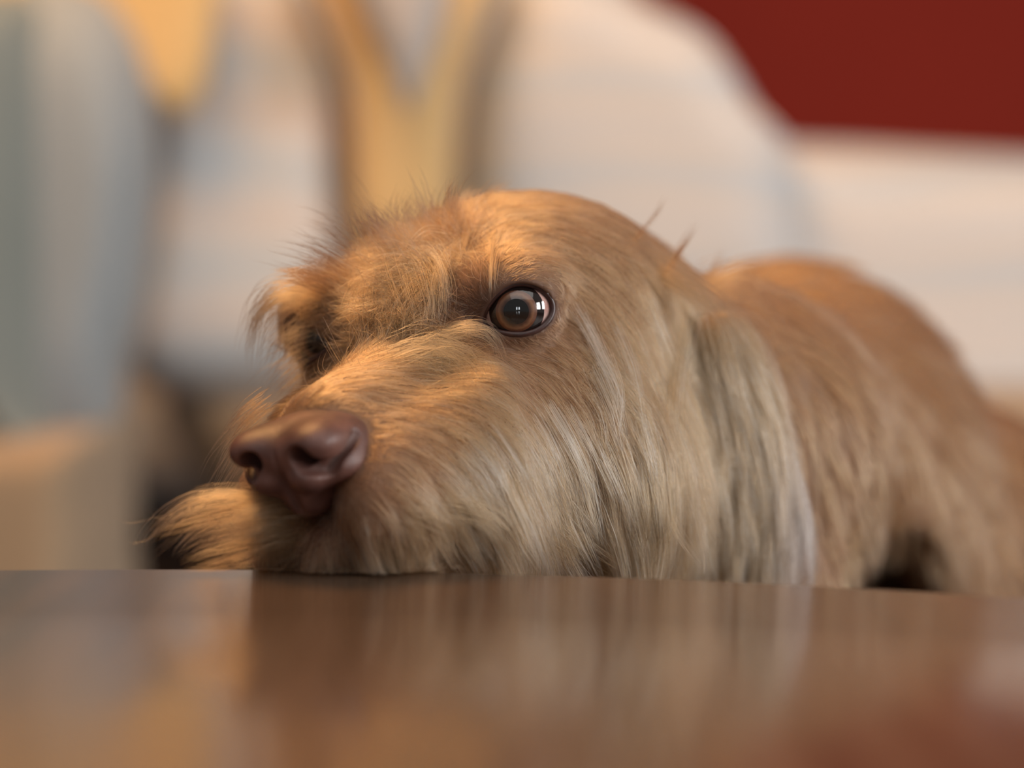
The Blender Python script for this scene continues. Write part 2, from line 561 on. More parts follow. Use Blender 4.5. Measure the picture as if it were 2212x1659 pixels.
def sdf(q, carve=True):
    """dog skin, head millimetres"""
    q = q.astype(np.float32)
    m = q.copy()
    m[..., 1] = np.where(m[..., 1] < 0, -m[..., 1] * np.interp(m[..., 0], [10, 40], [0.84, 1.0]), m[..., 1])
    d = ell(q, (-53, 0, -13), (60, 49, 42))                       # cranium
    d = smin(d, ell(q, (-14, 0, -4), (30, 25, 20)), 10)           # forehead
    d = smin(d, ell(m, (-12, 26, 5), (17, 16, 11)), 8)            # brow
    d = smin(d, ell(q, (-20, -46, 2), (13, 9, 12)), 8)             # rim behind the eye
    d = smin(d, cone(q, (0, 0, -22), (55, 0, -23), 22, 16.5), 12)  # muzzle
    d = smin(d, ell(m, (42, 16, -37), (34, 15.5, 20)), 7)           # flews
    d = smin(d, ell(m, (8, 25, -32), (34, 14, 20)), 12)           # below the eye
    d = smin(d, ell(m, (-30, 34, -42), (36, 20, 34)), 12)         # cheek
    d = smin(d, ell(m, (14, 27, -50), (28, 13, 20)), 10)          # lower cheek
    d = smin(d, ell(m, (-38, 34, -58), (34, 20, 30)), 12)         # jaw muscle
    d = smin(d, cone(q, (66, 0, -49), (-20, 0, -60), 8, 24), 8)   # lower jaw
    # neck, shoulder, trunk
    n = cone(q, (-70, 4, -30), NK1, 40, 50)
    n = smin(n, cone(q, NK1, NK2, 50, 66), 20)
    n = smin(n, ell_world(q, BODY_C, BODY_R), 30)
    n = smin(n, cone(q, LG1, LG2, 26, 24), 14)
    n = smin(n, ell_world(q, HAUNCH_C, HAUNCH_R), 25)
    n = smax(n, -ell_world(q, GAP_C, GAP_R), 10)
    d = smin(d, n, 16)
    wp = O.astype(np.float32) + (q / 1000.0) @ HR.astype(np.float32)
    slab = np.maximum(np.hypot(wp[..., 0] - TC[0], wp[..., 1] - TC[1]) - (TR + 0.0005), wp[..., 2] - 0.0008) * 1000.0
    d = smax(d, -slab, 2.0)                                       # the chin lies flat on the table
    if carve:
        for E in EYES:
            c, e, a, b, s = E
            x, y, z = eye_xy(q, E)
            rr = np.sqrt(x * x + y * y + z * z)
            d = smin(d, rr - 12.0, 5)                             # lids over the eyeball
            al = almond(x, y)
            op = np.maximum(al, -(z - 1.0))
            d = smax(d, -op, 1.2)
            d = np.maximum(d, -(rr - (EYE_R + 0.15)))
    return d


def ell_world(q, c, r):
    """ellipsoid with room axes; c, r in metres"""
    cq = to_head(np.asarray(c)[None])[0].astype(np.float32)
    p = (q - cq) @ HR.astype(np.float32)
    return ell(p, (0, 0, 0), np.asarray(r) * 1000)


NK1 = W(1560, 960, .90)
NK2 = W(1700, 1040, 1.02)
BODY_C, BODY_R = P(1690, 1110, 1.10), (0.078, 0.17, 0.104)
LG1, LG2 = W(1630, 860, .89), W(1668, 1420, .86)
HAUNCH_C, HAUNCH_R = P(2070, 1260, 1.12), (0.055, 0.10, 0.075)
GAP_C, GAP_R = P(1890, 1360, .98), (0.026, 0.16, 0.042)


def axis(segs):
    out = []
    for a, b, st in segs:
        out.append(np.arange(a, b - 1e-9, st))
    out.append([segs[-1][1]])
    return np.concatenate(out)


def surface_nets(fn, X, Y, Z):
    """dual contouring by cell averages on a rectilinear grid, sampled finely near the surface only"""
    st = 4
    ix, iy, iz = (np.unique(np.r_[np.arange(0, len(A), st), len(A) - 1]) for A in (X, Y, Z))
    g = np.stack(np.meshgrid(X[ix], Y[iy], Z[iz], indexing='ij'), -1)
    cf = fn(g.reshape(-1, 3)).reshape(g.shape[:3])
    def near(A, I):
        j = np.clip(np.searchsorted(I, np.arange(len(A))), 1, len(I) - 1)
        lo, hi = I[j - 1], I[j]
        return np.where(np.arange(len(A)) - lo <= hi - np.arange(len(A)), j - 1, j), np.abs(A[hi] - A[lo])
    jx, hx = near(X, ix)
    jy, hy = near(Y, iy)
    jz, hz = near(Z, iz)
    f = cf[np.ix_(jx, jy, jz)].astype(np.float32)
    diag = np.sqrt(hx[:, None, None] ** 2 + hy[None, :, None] ** 2 + hz[None, None, :] ** 2)
    sel = np.argwhere(np.abs(f) < diag * 1.0)
    pts = np.stack([X[sel[:, 0]], Y[sel[:, 1]], Z[sel[:, 2]]], -1)
    for s0 in range(0, len(sel), 400000):
        ss = sel[s0:s0 + 400000]
        f[ss[:, 0], ss[:, 1], ss[:, 2]] = fn(pts[s0:s0 + 400000])
    ins = f < 0
    n = (len(X) - 1, len(Y) - 1, len(Z) - 1)
    cnt = np.zeros(n, np.int8)
    for a in (0, 1):
        for b in (0, 1):
            for c in (0, 1):
                cnt += ins[a:a + n[0], b:b + n[1], c:c + n[2]]
    cells = np.argwhere((cnt > 0) & (cnt < 8))
    idx = -np.ones(n, np.int64)
    idx[cells[:, 0], cells[:, 1], cells[:, 2]] = np.arange(len(cells))
    acc = np.zeros((len(cells), 3))
    num = np.zeros(len(cells))
    corners = [(a, b, c) for a in (0, 1) for b in (0, 1) for c in (0, 1)]
    G = (X, Y, Z)
    for i, c0 in enumerate(corners):
        for c1 in corners[i + 1:]:
            if sum(abs(p - q) for p, q in zip(c0, c1)) != 1:
                continue
            A = cells + np.array(c0)
            B = cells + np.array(c1)
            fa = f[A[:, 0], A[:, 1], A[:, 2]]
            fb = f[B[:, 0], B[:, 1], B[:, 2]]
            k = (fa < 0) != (fb < 0)
            t = np.where(k, fa / np.where(k, fa - fb, 1), 0)
            PA = np.stack([G[d][A[:, d]] for d in range(3)], -1)
            PB = np.stack([G[d][B[:, d]] for d in range(3)], -1)
            acc += np.where(k[:, None], PA + (PB - PA) * t[:, None], 0)
            num += k
    V = acc / num[:, None]
    quads = []
    for d in range(3):
        o1, o2 = (d + 1) % 3, (d + 2) % 3
        sh0 = [slice(0, s) for s in f.shape]
        sh1 = [slice(0, s) for s in f.shape]
        sh0[d], sh1[d] = slice(0, -1), slice(1, None)
        for o in (o1, o2):
            sh0[o] = sh1[o] = slice(1, -1)
        s0, s1 = ins[tuple(sh0)], ins[tuple(sh1)]
        E = np.argwhere(s0 != s1)
        flip = s0[E[:, 0], E[:, 1], E[:, 2]]
        base = E.copy()
        base[:, o1] += 1
        base[:, o2] += 1
        def cell(da, db):
            c = base.copy()
            c[:, o1] -= da
            c[:, o2] -= db
            return idx[c[:, 0], c[:, 1], c[:, 2]]
        q = np.stack([cell(1, 1), cell(0, 1), cell(0, 0), cell(1, 0)], -1)
        q[~flip] = q[~flip][:, ::-1]
        quads.append(q)
    Q = np.concatenate(quads)
    return V, Q[(Q >= 0).all(1)]


def grad(fn, q, e=0.4):
    g = np.empty_like(q)
    for d in range(3):
        o = np.zeros(3, q.dtype)
        o[d] = e
        g[:, d] = fn(q + o) - fn(q - o)
    return g / (np.linalg.norm(g, axis=1, keepdims=True) + 1e-9)


# -- skin mesh, in room metres on a grid that is fine round the head
sdf_w = lambda p: sdf(to_head(p)) / 1000.0
GX = axis([(-0.105, 0.075, 0.0011), (0.075, 0.27, 0.005)])
GY = axis([(0.680, 0.845, 0.0011), (0.845, 1.34, 0.006)])
GZ = axis([(-0.20, -0.03, 0.006), (-0.03, 0.118, 0.0011)])
SV, SQ = surface_nets(sdf_w, GX, GY, GZ)
for _ in range(2):
    SV = SV - grad(sdf_w, SV, 0.0004) * sdf_w(SV)[:, None] * 0.9
SN = grad(sdf_w, SV, 0.0008)
print('skin', len(SV), len(SQ))

DOG_BASE = (0.1, 0.95, -0.2)
dog = empty('dog', DOG_BASE, label='tan wire-haired dog resting its chin on the table edge', category='dog')


def np_mesh(name, V, Q, material, parent, **props):
    me = bpy.data.meshes.new(name)
    me.vertices.add(len(V))
    me.vertices.foreach_set('co', np.ascontiguousarray(V, np.float32).ravel())
    me.loops.add(Q.size)
    me.loops.foreach_set('vertex_index', np.ascontiguousarray(Q, np.int32).ravel())
    me.polygons.add(len(Q))
    me.polygons.foreach_set('loop_start', np.arange(0, Q.size, Q.shape[1], dtype=np.int32))
    me.update(calc_edges=True)
    me.validate()
    me.polygons.foreach_set('use_smooth', np.ones(len(me.polygons), bool))
    me.materials.append(material)
    o = bpy.data.objects.new(name, me)
    return link(o, parent, **props)


# ------------------------------------------------------------------ coat colours (head mm)
TAN = np.array([0.335, 0.168, 0.078])


def gauss(q, c, s):
    return np.exp(-((q - np.asarray(c)) ** 2).sum(-1) / (2 * s * s))


def coat_colour(q):
    col = np.tile(TAN, (len(q), 1))
    def mixin(wt, c):
        nonlocal col
        col = col * (1 - wt[:, None]) + np.asarray(c) * wt[:, None]
    for E in EYES:                                                # red-brown round the eyes
        x, y, z = eye_xy(q, E)
        al = almond(x, y)
        wt = np.exp(-np.clip(al, 0, None) / (2.4 if E[4] > 0 else 1.6)) * (z > -4) * 0.85
        mixin(wt, (0.10, 0.035, 0.022))
    m = q.copy()
    m[:, 1] = np.abs(m[:, 1])
    far = np.where(q[:, 1] < 0, 0.3, 1.0)
    mixin(far * 0.85 * gauss(m, (8, 22, 6), 9), (0.085, 0.034, 0.022))     # inner corner
    mixin(far * 0.55 * gauss(m, (10, 28, -16), 8), (0.16, 0.065, 0.032))  # tear stain
    mixin(0.6 * gauss(m, (68, 12, -30), 9), (0.17, 0.066, 0.042))    # skin beside the nose
    mixin(0.7 * gauss(m, (72, 0, -40), 8), (0.10, 0.035, 0.026))     # philtrum
    mixin(0.35 * gauss(m, (48, 18, -58), 12), (0.20, 0.10, 0.06))
    mixin(0.4 * gauss(m, (-5, 45, -55), 26), (0.35, 0.19, 0.098))    # paler cheek
    return col


body = np_mesh('body', SV, SQ, M_skin, dog)
qh = to_head(SV)
tint = coat_colour(qh) * 0.62
attr = body.data.color_attributes.new('tint', 'FLOAT_COLOR', 'POINT')
attr.data.foreach_set('color', np.c_[tint, np.ones(len(tint))].astype(np.float32).ravel())

# ------------------------------------------------------------------ nose


def nose_sdf(q):
    q = q.astype(np.float32)
    m = q.copy()
    m[..., 1] = np.abs(m[..., 1])
    d = ell(q, (67, 0, -20.5), (17, 17.2, 9.6))
    d = smin(d, ell(m, (77, 9.4, -17.8), (8.5, 7.6, 5.4)), 3.5)
    d = smin(d, ell(m, (76, 6, -26.5), (8.5, 6.0, 4.8)), 3.5)
    d = smin(d, ell(m, (69, 12.6, -25.5), (9, 5.6, 4.8)), 3.5)
    d = smin(d, ell(q, (71, 0, -32), (8, 7, 7)), 4)
    cut = cone(m, (93, 7.3, -21), (75, 8.5, -20), 3.5, 3.0)
    cut = smin(cut, cone(m, (84, 8.6, -22.6), (78.5, 13, -25), 2.6, 2.0), 0.8)
    cut = smin(cut, cone(m, (78.5, 13, -25), (68.5, 17, -18.5), 1.8, 1.4), 0.8)
    d = smax(d, -cut, 1.2)
    gr = np.minimum(cone(q, (84.5, 0, -14), (84, 0, -24), 0.5, 1.0), cone(q, (84, 0, -24), (79.5, 0, -31), 1.0, 1.3))
    gr = np.minimum(gr, cone(q, (79.5, 0, -31), (76, 0, -40), 1.3, 1.5))
    d = smax(d, -gr, 0.9)
    return d


NV, NQ = surface_nets(nose_sdf, np.arange(56, 94, .4), np.arange(-21, 21.01, .4), np.arange(-44, -5, .4))
NV = NV - grad(nose_sdf, NV) * nose_sdf(NV)[:, None] * 0.8
nose = np_mesh('nose', from_head(NV), NQ, M_nose, dog, label='liver brown leathery nose')

# ------------------------------------------------------------------ eyes


def cap(c, e, r, r0, r1, rings, seg, rim=None):
    """band of a sphere round axis e between polar radii r0..r1 (mm)"""
    up = np.array([0, 0, 1.0])
    s = np.cross(e, up)
    s /= np.linalg.norm(s)
    t = np.cross(s, e)
    V, F, A = [], [], []
    for i in range(rings + 1):
        rr = r0 + (r1 - r0) * i / rings
        th = math.asin(min(rr / r, 1.0))
        for j in range(seg):
            an = 2 * math.pi * j / seg
            V.append(c + r * (math.cos(th) * e + math.sin(th) * (math.cos(an) * s + math.sin(an) * t)))
            A.append(i / rings)
    for i in range(rings):
        for j in range(seg):
            F.append((i * seg + j, i * seg + (j + 1) % seg, (i + 1) * seg + (j + 1) % seg, (i + 1) * seg + j)[::-1])
    return np.array(V), F, A


cam_h = to_head(np.array([[0, 0, CAMH]]))[0]
gaze_pt = P(1104, 668, 0.5)
for E in EYES:
    c, e, a, b, s = E
    # sphere of the eyeball
    V, F = [], []
    nu, nv = 48, 24
    for i in range(nv + 1):
        th = math.pi * i / nv
        for j in range(nu):
            an = 2 * math.pi * j / nu
            V.append(c + EYE_R * np.array([math.sin(th) * math.cos(an), math.sin(th) * math.sin(an), math.cos(th)]))
    for i in range(nv):
        for j in range(nu):
            F.append((i * nu + j, (i + 1) * nu + j, (i + 1) * nu + (j + 1) % nu, i * nu + (j + 1) % nu))
    eye = mesh_obj('eye', from_head(np.array(V)), F, M_sclera, dog, label='amber brown eye with a dark pupil')
    gz = np.array([0.885, 0.445, 0.06]) if s > 0 else np.array([0.93, 0.20, 0.03])
    gz /= np.linalg.norm(gz)
    V, F, A = cap(c, gz, EYE_R + 0.10, 5.6, 7.9, 4, 48)
    mesh_obj('limbus', from_head(V), F, M_limbus, eye)
    V, F, A = cap(c, gz, EYE_R + 0.16, 3.3, 5.9, 8, 48)
    o = mesh_obj('iris', from_head(V), F, M_iris, eye)
    at_ = o.data.attributes.new('ring', 'FLOAT', 'POINT')
    at_.data.foreach_set('value', np.array(A, np.float32))
    V, F, A = cap(c, gz, EYE_R + 0.22, 0.001, 3.6, 6, 48)
    mesh_obj('pupil', from_head(V), F, M_pupil, eye)
    # lid margin
    pts = []
    for an in np.linspace(0, 2 * math.pi, 96, endpoint=False):
        r0, r1 = 0.0, 16.0
        for _ in range(30):
            rm = (r0 + r1) / 2
            if almond(np.array(AL_C[0] + rm * math.cos(an)), np.array(AL_C[1] + rm * math.sin(an))) < 0:
                r0 = rm
            else:
                r1 = rm
        x, y = AL_C[0] + r0 * math.cos(an), AL_C[1] + r0 * math.sin(an)
        rad = EYE_R + 0.75
        z = math.sqrt(max(rad * rad - x * x - y * y, 4.0))
        pts.append(from_head(c + a * x + b * y + e * z))
    v_, f_ = tube(pts, 0.00085, True, 8)
    mesh_obj('eyelid', v_, f_, M_lid, dog, label='dark eyelid rim')

# ------------------------------------------------------------------ ear
EA, EB = P(1545, 668, .812), P(1645, 1160, .815)
e_d = (EB - EA)
E_LEN = np.linalg.norm(e_d) * 1000
e_d = e_d / np.linalg.norm(e_d)
e_w = np.array([0.93, 0.36, 0.0])
e_w = e_w - e_d * (e_w @ e_d)
e_w /= np.linalg.norm(e_w)
e_n = np.cross(e_d, e_w)
if e_n[1] > 0:
    e_n = -e_n
ER = np.array([e_w, e_n, e_d])
to_ear = lambda p: (p - EA) @ ER.T * 1000.0
from_ear = lambda q: EA + (np.asarray(q) / 1000.0) @ ER


def ear_sdf(q):
    q = q.astype(np.float32)
    w_, n_, t_ = q[..., 0], q[..., 1], q[..., 2]
    nn = n_ + 0.010 * w_ ** 2 - 3.0 * np.sin(np.clip(t_ / E_LEN, -.2, 1.2) * 3.0)
    p = np.stack([w_, nn * 3.6, t_], -1)
    d = cone(p, (0, 0, 12), (1, 0, E_LEN - 10), 11, 16)
    d = smin(d, ell(p, (-13, 6, E_LEN * 0.62), (9, 9, 24)), 6)     # front fold
    return d * 0.45


XV, XQ = surface_nets(ear_sdf, np.arange(-30, 28, 1.0), np.arange(-14, 16, .7), np.arange(-20, 96, 1.0))
for _ in range(2):
    XV = XV - grad(ear_sdf, XV) * ear_sdf(XV)[:, None]
XN = grad(ear_sdf, XV) @ ER
XW = from_ear(XV)
ear = np_mesh('ear', XW, XQ, M_skin, dog, label='drooping ear with long silky hair')
attr = ear.data.color_attributes.new('tint', 'FLOAT_COLOR', 'POINT')
ecol = np.tile(np.array([0.20, 0.11, 0.075]), (len(XW), 1))
attr.data.foreach_set('color', np.c_[ecol, np.ones(len(ecol))].astype(np.float32).ravel())

# ------------------------------------------------------------------ coat: growth guides
CAMP = np.array([0, 0, CAMH])


def hit(px, py, d0=0.62, d1=1.4):
    """where the skin stands along the line of sight through a photo point (used to read the coat's growth off the photo)"""
    ds = np.arange(d0, d1, 0.0015)
    pts = np.stack([P(px, py, d) for d in ds])
    f = sdf(to_head(pts), False)
    k = np.argmax(f < 0)
    if f[k] >= 0:
        return None
    return ds[k]


# (px, py, dir x, dir y (down +), length mm, lift deg, reach mm)
G = [
    # bridge and side of the muzzle
    (690, 850, 1, -.35, 9, 14, 9), (760, 830, 1, -.3, 12, 16, 9), (860, 790, 1, -.2, 15, 20, 9), (950, 770, 1, .1, 16, 22, 9),
    (800, 880, 1, .05, 9, 12, 9), (900, 860, 1, .15, 13, 16, 9), (1000, 830, .9, .45, 16, 18, 9),
    (830, 960, 1, .35, 6, 10, 9), (900, 950, 1, .45, 9, 14, 9), (970, 920, .85, .55, 14, 16, 9), (1050, 890, .7, .75, 18, 16, 9),
    (820, 1040, .75, .6, 7, 12, 9), (900, 1040, .8, .65, 11, 16, 9), (1000, 1010, .6, .85, 18, 18, 9), (1080, 990, .45, .95, 22, 16, 9),
    # lips
    (700, 1130, .1, 1, 13, 16, 8), (760, 1140, .2, 1, 14, 18, 8), (830, 1140, .3, 1, 15, 20, 8), (900, 1130, .5, .9, 17, 22, 8),
    (990, 1110, .7, .75, 20, 24, 9), (1080, 1110, .65, .85, 20, 20, 9), (640, 1150, -.15, 1, 12, 16, 8), (600, 1150, -.6, .8, 15, 20, 8),
    (1130, 1180, .5, 1, 18, 14, 9),
    # cheek
    (1130, 800, .8, .55, 7, 10, 9), (1200, 790, .8, .7, 8, 10, 9), (1100, 860, .65, .75, 11, 12, 9), (1180, 860, .6, .8, 13, 11, 10),
    (1260, 830, .55, .9, 15, 11, 10), (1330, 800, .35, 1, 20, 11, 10), (1400, 780, .2, 1, 22, 11, 10), (1180, 950, .45, .9, 18, 12, 10),
    (1260, 940, .42, .95, 20, 12, 10), (1340, 920, .3, 1, 24, 12, 10), (1420, 900, .1, 1, 26, 12, 10), (1180, 1060, .5, .9, 20, 13, 10),
    (1270, 1060, .42, .95, 22, 13, 10), (1350, 1060, .25, 1, 24, 13, 10), (1420, 1050, 0, 1, 26, 13, 10), (1230, 1150, .6, .85, 20, 13, 10),
    (1330, 1150, .35, 1, 22, 13, 10), (1410, 1160, -.1, 1, 24, 13, 10),
    # round the eye
    (1120, 590, .6, -.25, 4, 14, 6), (1060, 610, -.1, -.6, 3.5, 14, 6), (1180, 605, 1, .3, 5, 12, 6), (1215, 650, .7, .8, 6, 10, 6),
    (1220, 700, .8, .7, 6, 10, 6), (1160, 740, 1, .35, 5, 10, 6), (1090, 745, .7, .35, 4, 10, 6), (1035, 680, -.4, .3, 3, 14, 6),
    (1010, 630, -.3, -.5, 4, 16, 7), (1020, 760, .7, .3, 7, 14, 7),
    # brow, temple, skull
    (1080, 540, .9, -.25, 9, 18, 8), (1160, 545, 1, .15, 10, 16, 8), (1240, 580, .9, .5, 11, 12, 9), (1290, 660, .55, .85, 14, 11, 9),
    (1310, 730, .45, .95, 18, 11, 9), (1330, 590, .8, .7, 12, 10, 10), (1390, 660, .5, .9, 16, 10, 10), (1440, 720, .25, 1, 20, 12, 10),
    (1110, 470, .9, -.1, 10, 14, 9), (1200, 440, 1, .05, 8, 12, 10), (1280, 500, 1, .35, 9, 10, 10), (1360, 500, .9, .55, 9, 10, 10),
    (1430, 580, .7, .8, 11, 10, 10), (1470, 650, .4, 1, 16, 12, 10),
    # forehead
    (1030, 470, .3, -.8, 12, 24, 8), (970, 500, -.3, -.9, 14, 45, 8), (920, 530, -.4, -.6, 15, 45, 8), (1000, 560, -.3, -.1, 9, 30, 7),
    (940, 600, 0, .9, 18, 35, 7), (880, 590, -.5, .1, 16, 45, 8), (840, 640, -.5, .3, 15, 40, 8), (900, 680, -.1, .5, 13, 35, 8),
    (790, 640, -.8, -.5, 14, 40, 8), (730, 650, -.9, -.4, 14, 32, 8), (860, 730, .3, -.6, 11, 35, 8), (790, 750, .1, -.7, 7, 30, 8),
    (960, 700, .3, .3, 10, 30, 7), (930, 740, .6, -.1, 13, 30, 8), (740, 790, -.1, -.7, 5, 25, 8),
    # far side, as far as it shows
    (640, 800, -.7, .5, 11, 22, 9), (590, 850, -.8, .6, 10, 22, 9), (680, 690, -1, .2, 5, 20, 7), (620, 870, -.6, .5, 8, 18, 8),
    # throat, neck, back
    (1530, 720, .4, .9, 22, 18, 18), (1560, 660, .9, -.1, 18, 25, 18), (1620, 760, .4, .9, 22, 16, 20), (1700, 760, .5, .8, 22, 16, 24),
    (1700, 1000, .05, 1, 20, 12, 24), (1690, 1200, 0, 1, 20, 12, 24), (1760, 640, .9, .3, 22, 18, 30), (1900, 760, .8, .6, 24, 18, 30),
    (2020, 900, .6, .8, 24, 18, 30), (1880, 950, .3, .95, 24, 16, 30), (2060, 1100, .2, 1, 22, 16, 30), (1950, 1120, .2, 1, 22, 16, 30),
]
gp, gd, gl, ga, gs = [], [], [], [], []
for (px_, py_, dx_, dy_, ln, lf, sg) in G:
    d_ = hit(px_, py_)
    if d_ is None:
        continue
    p0 = P(px_, py_, d_)
    q0 = to_head(p0[None])
    nrm = grad(lambda q: sdf(q, False), q0, 1.0)[0]
    v = HR @ np.array([dx_, 0, -dy_], float)
    v = v - nrm * (v @ nrm)
    v /= np.linalg.norm(v) + 1e-9
    gp.append(q0[0]), gd.append(v), gl.append(ln), ga.append(math.radians(lf)), gs.append(sg)
    if q0[0][0] > -75 and q0[0][1] > 12:
        gp.append(q0[0] * (1, -1, 1)), gd.append(v * (1, -1, 1)), gl.append(ln), ga.append(math.radians(lf)), gs.append(sg)
gp, gd, gl, ga, gs = (np.array(x, np.float32) for x in (gp, gd, gl, ga, gs))
GDOWN = (HR @ np.array([0, 0, -1.0])).astype(np.float32)


def field(q):
    """growth direction, length and lift at points (head mm)"""
    D = np.empty((len(q), 3), np.float32)
    Ln = np.empty(len(q), np.float32)
    Lf = np.empty(len(q), np.float32)
    for i in range(0, len(q), 40000):
        qq = q[i:i + 40000].astype(np.float32)
        d2 = ((qq ** 2).sum(1)[:, None] + (gp ** 2).sum(1)[None] - 2 * qq @ gp.T)
        wt = 1.0 / (1e-3 + (np.clip(d2, 0, None) / gs[None] ** 2 + 0.05) ** 2.2)
        wt /= wt.sum(1, keepdims=True)
        D[i:i + 40000] = wt @ gd
        Ln[i:i + 40000] = wt @ gl
        Lf[i:i + 40000] = wt @ ga
    return D, Ln, Lf


def unit(v):
    return v / (np.linalg.norm(v, axis=-1, keepdims=True) + 1e-9)


def scatter(V, NRM, Q, n, weight):
    """n random points on a quad mesh"""
    T = np.concatenate([Q[:, [0, 1, 2]], Q[:, [0, 2, 3]]])
    A, B, C = V[T[:, 0]], V[T[:, 1]], V[T[:, 2]]
    ar = np.linalg.norm(np.cross(B - A, C - A), axis=1)
    ar = ar * weight((A + B + C) / 3, NRM[T[:, 0]])
    k = rng.choice(len(T), n, p=ar / ar.sum())
    r1, r2 = np.sqrt(rng.random(n)), rng.random(n)
    bar = np.stack([1 - r1, r1 * (1 - r2), r1 * r2], -1)
    p = (V[T[k]] * bar[..., None]).sum(1)
    nn = unit((NRM[T[k]] * bar[..., None]).sum(1))
    return p, nn


def coherent(q, scale, seed, nw=14):
    """smooth vector noise from a handful of sine waves"""
    r = np.random.default_rng(seed)
    out = np.zeros((len(q), 3), np.float32)
    for _ in range(nw):
        k = r.normal(0, 1, 3) / scale
        out += np.sin((q @ k)[:, None] + r.uniform(0, 6.28, 3)) * r.normal(0, 1, 3)
    return (out / math.sqrt(nw)).astype(np.float32)


def in_table(wp):
    return ((wp[..., 0] - TC[0]) ** 2 + (wp[..., 1] - TC[1]) ** 2) < (TR + 0.001) ** 2


def finish(name, paths, tint, radius, parent, **props):
    """hair strands (n, k, 3) in head mm -> one hair object"""
    n, k, _ = paths.shape
    wp = from_head(paths.reshape(-1, 3)).reshape(n, k, 3)
    tb = in_table(wp) & (wp[..., 2] < 0.0006)
    wp[..., 2] = np.where(tb, 0.0006 + 0.0004 * rng.random((n, 1)), wp[..., 2])
    hc = bpy.data.hair_curves.new(name)
    hc.add_curves([k] * n)
    hc.attributes['position'].data.foreach_set('vector', wp.astype(np.float32).ravel())
    t = np.linspace(0, 1, k)
    prof_ = (1 - 0.15 * t) * np.clip((1 - t) * 3.2, 0.12, 1)
    rad = hc.attributes.get('radius') or hc.attributes.new('radius', 'FLOAT', 'POINT')
    rad.data.foreach_set('value', (radius[:, None] * prof_[None] / 1000.0).astype(np.float32).ravel())
    ct = hc.attributes.new('tint', 'FLOAT_COLOR', 'CURVE')
    ct.data.foreach_set('color', np.c_[np.clip(tint, 0.005, 0.93), np.ones(n)].astype(np.float32).ravel())
    hc.materials.append(M_fur)
    o = bpy.data.objects.new(name, hc)
    return link(o, parent, kind='stuff', **props)


def grow(q, nrm, length, lift, k, wild, clump_n, clump, gravity=0.0, seed=1, follow=0.35, flow=None, skin=sdf, off=0.25):
    """strands that leave the skin at `lift`, bend along the growth field and gather into locks"""
    n = len(q)
    pos = q.astype(np.float32).copy()
    fl = field if flow is None else flow
    D = unit(fl(pos)[0] + coherent(pos, 16.0, seed) * wild * 0.5 + rng.normal(0, wild * 0.45, (n, 3)).astype(np.float32))
    D = unit(D - nrm * (D * nrm).sum(1, keepdims=True))
    d = unit(D * np.cos(lift)[:, None] + nrm * np.sin(lift)[:, None])
    path = [pos.copy()]
    seg = (length / (k - 1)).astype(np.float32)
    wob = rng.normal(0, wild * 0.16, (n, 3)).astype(np.float32)
    for i in range(1, k):
        pos = pos + d * seg[:, None]
        if skin is not None:
            s_ = skin(pos, False)
            pen = np.clip(off + 0.15 * i - s_, 0, 1.5)
            pos = pos + nrm * pen[:, None]
        path.append(pos.copy())
        F_ = unit(fl(pos)[0])
        d = unit(d + F_ * follow + GDOWN * gravity * i / k + wob + rng.normal(0, wild * 0.07, (n, 3)).astype(np.float32))
    path = np.stack(path, 1)
    if clump_n:
        par = rng.choice(n, clump_n, replace=False)
        kd = kdtree.KDTree(clump_n)
        for j, ii in enumerate(par):
            kd.insert(q[ii], j)
        kd.balance()
        near = np.array([kd.find(x)[1] for x in q])
        pp = path[par[near]]
        sh = pp - pp[:, :1] + path[:, :1]
        t = np.linspace(0, 1, k)[None, :, None]
        cs = (clump * rng.uniform(0.55, 1.15, n))[:, None, None].clip(0, 0.97)
        tgt = sh * 0.25 + pp * 0.75
        path = path + (tgt - path) * cs * t ** 1.1
    return path


def lid_gap(q):
    g_ = np.full(len(q), 99.0)
    for E in EYES:
        x, y, z = eye_xy(q, E)
        al = np.where(z > 0, almond(x, y), 99.0)
        g_ = np.minimum(g_, al)
    return g_


def nose_gap(q):
    return nose_sdf(q)


def hair_tint(q, n, var=0.16, pale=0.0):
    c = coat_colour(q)
    c = c * np.exp(rng.normal(0, var, (n, 1))) * (1 + rng.normal(0, 0.04, (n, 3)))
    tone = coherent(q, 9.0, 77)[:, :1]
    fine = coherent(q, 1.6, 78)[:, :1]
    c = c * (1 + 0.10 * tone) * np.exp(0.22 * fine)
    if np.any(pale):
        pk = (rng.random(n) < pale)[:, None]
        c = np.where(pk, c * 0.35 + np.array([0.66, 0.52, 0.41]) * 0.65, c)
    return c


def face_w(p, nn):
    """density: full where a lens in front of the dog can look, thin on the hidden rear"""
    v = unit(CAMP - p)
    fac = (nn * v).sum(1)
    q = to_head(p)
    wt = np.where(fac > -0.25, 1.0, 0.12)
    wt = wt * (lid_gap(q) > 0.9) * (nose_gap(q) > 0.2)
    wt = wt * (q[:, 0] > -98) * (p[:, 2] > -0.05)
    return wt


SKN = unit(SN)


